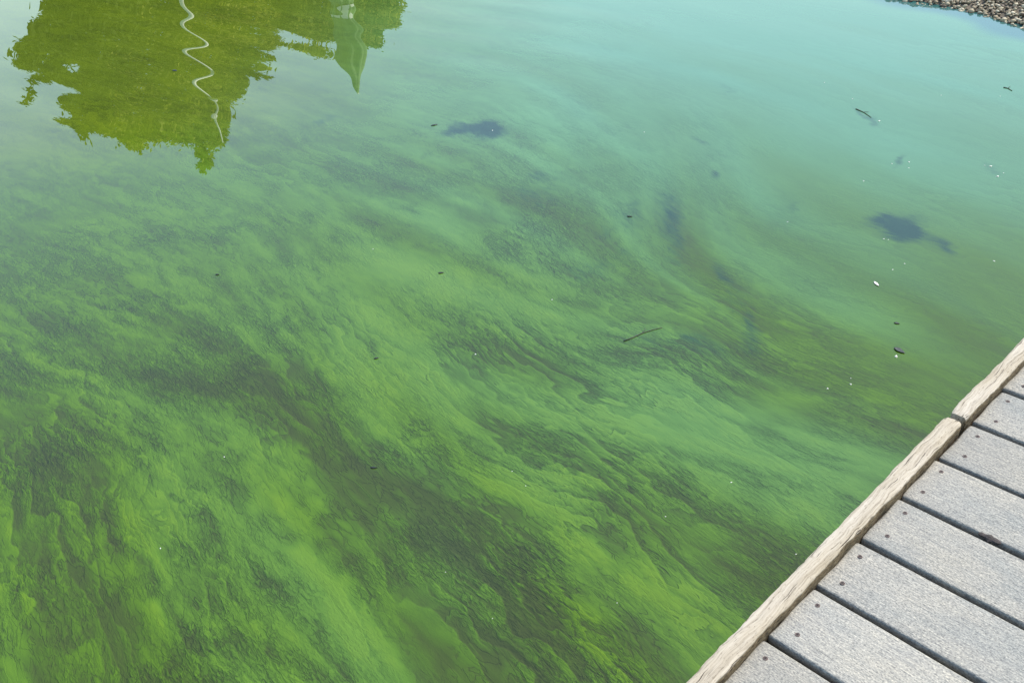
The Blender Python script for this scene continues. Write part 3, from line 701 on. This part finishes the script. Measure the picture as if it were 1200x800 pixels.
# folded parasol: the smooth pointed shape right of the trees
M_canvas = plain('pale_green_canvas', (0.17, 0.26, 0.12), 0.8, 0.12, 8)
PD = 15.0
pa = mirror_at(420, 108, PD); pb = mirror_at(408, -30, PD)
pc = empty('parasol', (pa[0], pa[1], gz(pa[0], pa[1])))
g0 = pc.location.z; Ht = pa[2] - g0
def canvas():
    V = []; F = []; N = 48
    prof = [(0.0, 0.02), (0.06, 0.04), (0.16, 0.09), (0.30, 0.165), (0.45, 0.205), (0.62, 0.20), (0.80, 0.165), (0.98, 0.145), (1.1, 0.19)]
    for (s, r_) in prof:
        for k in range(N):
            a = 2 * math.pi * k / N; f = 1 + 0.14 * math.cos(8 * a) * min(1, s * 3)
            V.append((r_ * f * math.cos(a), r_ * f * math.sin(a), Ht - 0.03 - s * 1.35))
    for i in range(len(prof) - 1):
        for k in range(N): F.append((i * N + k, (i + 1) * N + k, (i + 1) * N + (k + 1) % N, i * N + (k + 1) % N))
    F.append(tuple(range(N))); return pymesh(V, F, True)
obj('canopy', canvas(), M_canvas, pc)
obj('pole', pymesh(*tube([(0, 0, -0.1), (0, 0, Ht * 0.5), (0, 0, Ht)], [0.03, 0.03, 0.016], 10), smooth=True), M_pole, pc)
bm = bmesh.new(); bmesh.ops.create_cone(bm, segments=20, radius1=0.3, radius2=0.24, depth=0.08, cap_ends=True); bmesh.ops.bevel(bm, geom=bm.edges[:], offset=0.01, segments=2, affect='EDGES')
q = obj('base', from_bm(bm, True), M_beam, pc); q.location = (0, 0, 0.04)
bm = bmesh.new(); bmesh.ops.create_cone(bm, segments=24, radius1=0.165, radius2=0.165, depth=0.07, cap_ends=False)
q = obj('tie_strap', from_bm(bm, True), M_pole, pc); q.location = (0, 0, Ht - 1.30)
tag(pc, 'folded pale green parasol on the far bank, reflected as a smooth point', 'parasol')

# ------------------------------------------------------------------ small things afloat
M_foam = plain('bubble_white', (0.46, 0.46, 0.40), 0.25, 0.1, 200, spec=0.6)
M_feather = plain('feather_white', (0.45, 0.43, 0.41), 0.7, 0.15, 300)
M_dark = plain('dark_wet_leaf', (0.016, 0.020, 0.016), 0.45, 0.4, 150)
M_twig = plain('dark_twig_bark', (0.038, 0.045, 0.030), 0.8, 0.4, 120)
def wz(p): return float(swell(np.array([p[0]]), np.array([p[1]]))[0])
def bubble_mesh(seed):
    r = random.Random(seed); parts = []
    for k in range(r.choice([2, 3, 3, 4])):
        bm = bmesh.new(); bmesh.ops.create_uvsphere(bm, u_segments=10, v_segments=6, radius=1)
        R_ = r.uniform(0.35, 0.8) if k else 1.0; a = r.uniform(0, 6.28); dd = 0 if not k else r.uniform(0.9, 1.5)
        v = [(q.co.x * R_ + dd * math.cos(a), q.co.y * R_ + dd * math.sin(a), max(q.co.z, -0.3) * R_ * 0.8) for q in bm.verts]
        f = [tuple(q.index for q in fa.verts) for fa in bm.faces]; bm.free(); parts.append((v, f))
    return pymesh(*join(parts), smooth=True)
bub = [bubble_mesh(k) for k in range(5)]
for b_ in bub: b_.materials.append(M_foam)
GRP = 'foam specks afloat on the pond'
SPECKS = [(970, 455, 3, 'left and lowest of three white foam specks on open green water above the rail gap'), (997, 450, 3.2, 'lower of two close white foam specks left of the rail gap'), (997, 443, 2, 'upper, smaller of two close white foam specks left of the rail gap'),
          (1036, 280, 2.4, 'left one of the touching foam specks at the lower rim of the dark clearing'), (1041, 281, 2, 'right one of the touching foam specks at the lower rim of the dark clearing'),
          (1060, 309, 2.2, 'right one of two tiny foam specks between dark clearing and white feather'), (1046, 316, 2.4, 'left one of two tiny foam specks between dark clearing and white feather'),
          (1030, 142, 3.6, 'bright lone foam speck just right of the dark stick'), (1065, 190, 3, 'largest foam speck right of the small dark smudge'), (1045, 192, 2.2, 'foam speck left of the small dark smudge'), (1065, 197, 2, 'smallest foam speck below right of the small dark smudge'),
          (1161, 195, 3.4, 'upper big foam speck of the cluster near the right edge'), (1154, 194, 2, 'leftmost tiny foam speck of the cluster near the right edge'), (1169, 207, 4, 'lower, biggest foam speck of the cluster near the right edge'), (1176, 203, 2, 'rightmost tiny foam speck of the cluster near the right edge'),
          (1012, 212, 2.2, 'lone foam speck up left of the big dark clearing'), (1165, 306, 2.8, 'lone foam speck right of the big dark clearing, near the right edge'), (188, 642, 2.8, 'bright lone foam speck at lower left of the bloom'), (263, 535, 2.2, 'lone foam speck above the lower left bright streak'),
          (647, 351, 2.4, 'lone foam speck left of the forked twig'), (557, 415, 2.6, 'lone foam speck right of the brightest green patch'), (577, 153, 2.2, 'tiny white speck inside the upper left dark clearing'), (522, 670, 1.8, 'faint foam speck in the long dark streak, upper of two'), (577, 724, 1.8, 'faint foam speck in the long dark streak, lower of two'),
          (723, 706, 2, 'faint foam speck on bright bloom nearest the bottom of the rail'), (780, 605, 2, 'foam speck midway between rail and long dark streak'), (857, 565, 2.6, 'bright foam speck left of the middle of the rail'), (933, 649, 2.6, 'bright foam speck hard against the rail edge'),
          (437, 292, 1.8, 'faint foam speck left of the small dark leaf above centre'), (1103, 112, 2, 'faint foam speck alone between stick and right edge twig'), (999, 116, 1.8, 'faint foam speck above the dark stick'), (755, 155, 2, 'faint foam speck high in the middle of the pond'),
          (966, 97, 1.8, 'topmost faint foam speck on the turquoise water'), (923, 260, 2, 'faint foam speck left of the big dark clearing'), (1172, 113, 1.8, 'faint foam speck left below the right edge twig'), (600, 552, 1.8, 'faint left foam speck of a pair in the lower middle'), (616, 569, 1.8, 'faint right foam speck of a pair in the lower middle')]
for i, (px, py, d_, l_) in enumerate(SPECKS):
    p = at(px, py); dist = np.linalg.norm(p - [0, 0, CAM_Z]); r_ = d_ * dist / FPX * 0.27
    o = obj('foam_speck', bub[i % 5]); o.location = (p[0], p[1], wz(p)); o.scale = (r_,) * 3; o.rotation_euler = (0, 0, i * 1.7)
    tag(o, l_, 'foam speck', GRP)
def leafy(px, py, ang, ln, wd, name, label, cat, mat, curl=0.25, lift=0.002):
    """a small curled leaf or feather with a midrib, lying on the water"""
    p = at(px, py); e = at(px + 6 * math.cos(ang), py + 6 * math.sin(ang)) - p; rz = math.atan2(e[1], e[0])
    V = []; F = []; n = 9
    for i in range(n):
        s = i / (n - 1); w = wd * (math.sin(math.pi * s ** 0.8) + 0.05) * (1 + .12 * math.sin(i * 2.3))
        for j in (-1, -.5, 0, .5, 1):
            V.append(((s - .5) * ln, j * w, lift + curl * w * j * j + curl * 0.5 * ln * (s - .5) ** 2 + (0.0008 if j == 0 else 0)))
    for i in range(n - 1):
        for j in range(4): F.append((i * 5 + j, (i + 1) * 5 + j, (i + 1) * 5 + j + 1, i * 5 + j + 1))
    me = pymesh(V, F, True)
    o = obj(name, me, mat); o.location = (p[0], p[1], wz(p)); o.rotation_euler = (0, 0, rz)
    md = o.modifiers.new('thick', 'SOLIDIFY'); md.thickness = 0.0012
    return tag(o, label, cat)
leafy(1027, 333, 0.75, 0.032, 0.0045, 'feather', 'small white feather floating right of centre below the dark clearing', 'feather', M_feather)
leafy(1054, 411, 0.5, 0.040, 0.008, 'floating_leaf', 'curled dark leaf floating beside a white foam lump near the dock', 'leaf', M_dark)
o = obj('foam_speck', bub[2]); p = at(1050, 418); o.location = tuple(p); o.scale = (0.005,) * 3; tag(o, 'largest white foam lump, touching the curled dark leaf near the dock', 'foam speck', GRP)
leafy(1051, 379, 0.2, 0.018, 0.004, 'floating_leaf', 'tiny dark leaf afloat above the curled dark leaf', 'leaf', M_dark)
leafy(517, 320, -0.1, 0.022, 0.004, 'floating_leaf', 'small dark leaf on the bright green bloom left of centre', 'leaf', M_dark)
leafy(738, 254, 0.1, 0.024, 0.004, 'floating_leaf', 'small dark leaf floating upper right of the pond centre', 'leaf', M_dark)
leafy(441, 420, -0.2, 0.016, 0.0035, 'floating_leaf', 'tiny dark leaf on the brightest green patch', 'leaf', M_dark)
leafy(438, 548, 0.05, 0.020, 0.003, 'floating_leaf', 'thin dark leaf at the foot of the brightest green patch', 'leaf', M_dark)
leafy(255, 322, 0.05, 0.018, 0.004, 'floating_leaf', 'small dark leaf in the rippled bloom below the tree reflection', 'leaf', M_dark)
leafy(509, 147, -0.2, 0.038, 0.006, 'floating_leaf', 'dark leaf left of the upper dark clearing', 'leaf', M_dark)
leafy(205, 83, 0.2, 0.05, 0.009, 'floating_leaf', 'dark leaf floating inside the tree reflection', 'leaf', M_dark)
def twig(pts, r0, label, forks=()):
    P = [np.array([*at(x, y)[:2], wz(at(x, y)) + 0.0015]) for x, y in pts]; o_ = P[0].copy()
    parts = [tube([q - o_ for q in P], list(np.linspace(r0, r0 * 0.4, len(P))), 7)]
    for (i, x, y) in forks:
        e = np.array([*at(x, y)[:2], wz(at(x, y)) + 0.004]); parts.append(tube([P[i] - o_, (P[i] + e) / 2 - o_ + [0, 0, .001], e - o_], [r0 * 0.5, r0 * .4, r0 * 0.25], 6))
    o = obj('twig', pymesh(*join(parts), smooth=True), M_twig); o.location = tuple(o_); return tag(o, label, 'twig')
twig([(731, 400), (741, 396), (752, 391), (764, 387), (776, 384)], 0.0024, 'thin dark forked twig floating in the middle of the pond', [(2, 757, 386)])
twig([(1003, 128), (1012, 132), (1021, 138)], 0.0026, 'dark straight stick in the pale water near the lone bright speck', [(1, 1018, 132)])
twig([(1176, 103), (1181, 104), (1186, 107)], 0.003, 'short dark twig near the right edge below the gravel bank', [(1, 1184, 102)])
# a scrap of bark caught in a gap of the deck
p = at(1160, 630, DECK_Z)
V = []; F = []
for i in range(9):
    s = i / 8; w = 0.0075 * math.sin(math.pi * (0.1 + 0.8 * s)) * (1 + .3 * math.sin(i * 2.1))
    for j in range(8):
        a = 2 * math.pi * j / 8; V.append(((s - .5) * 0.042, w * math.cos(a) * (1 + .2 * math.sin(3 * a + i)), 0.6 * w * math.sin(a)))
for i in range(8):
    for j in range(8): F.append((i * 8 + j, (i + 1) * 8 + j, (i + 1) * 8 + (j + 1) % 8, i * 8 + (j + 1) % 8))
F.append(tuple(range(8))); F.append(tuple(64 + k for k in range(8))[::-1])
o = obj('bark_scrap', pymesh(V, F, False), plain('dark_bark', (0.035, 0.028, 0.026), 0.9, 0.5, 200, 0.002))
o.location = (p[0], p[1], DECK_Z - 0.001); o.rotation_euler = (0.1, 0, YAW - math.pi / 2)
tag(o, 'dark scrap of bark wedged in a gap between the deck boards', 'bark scrap')
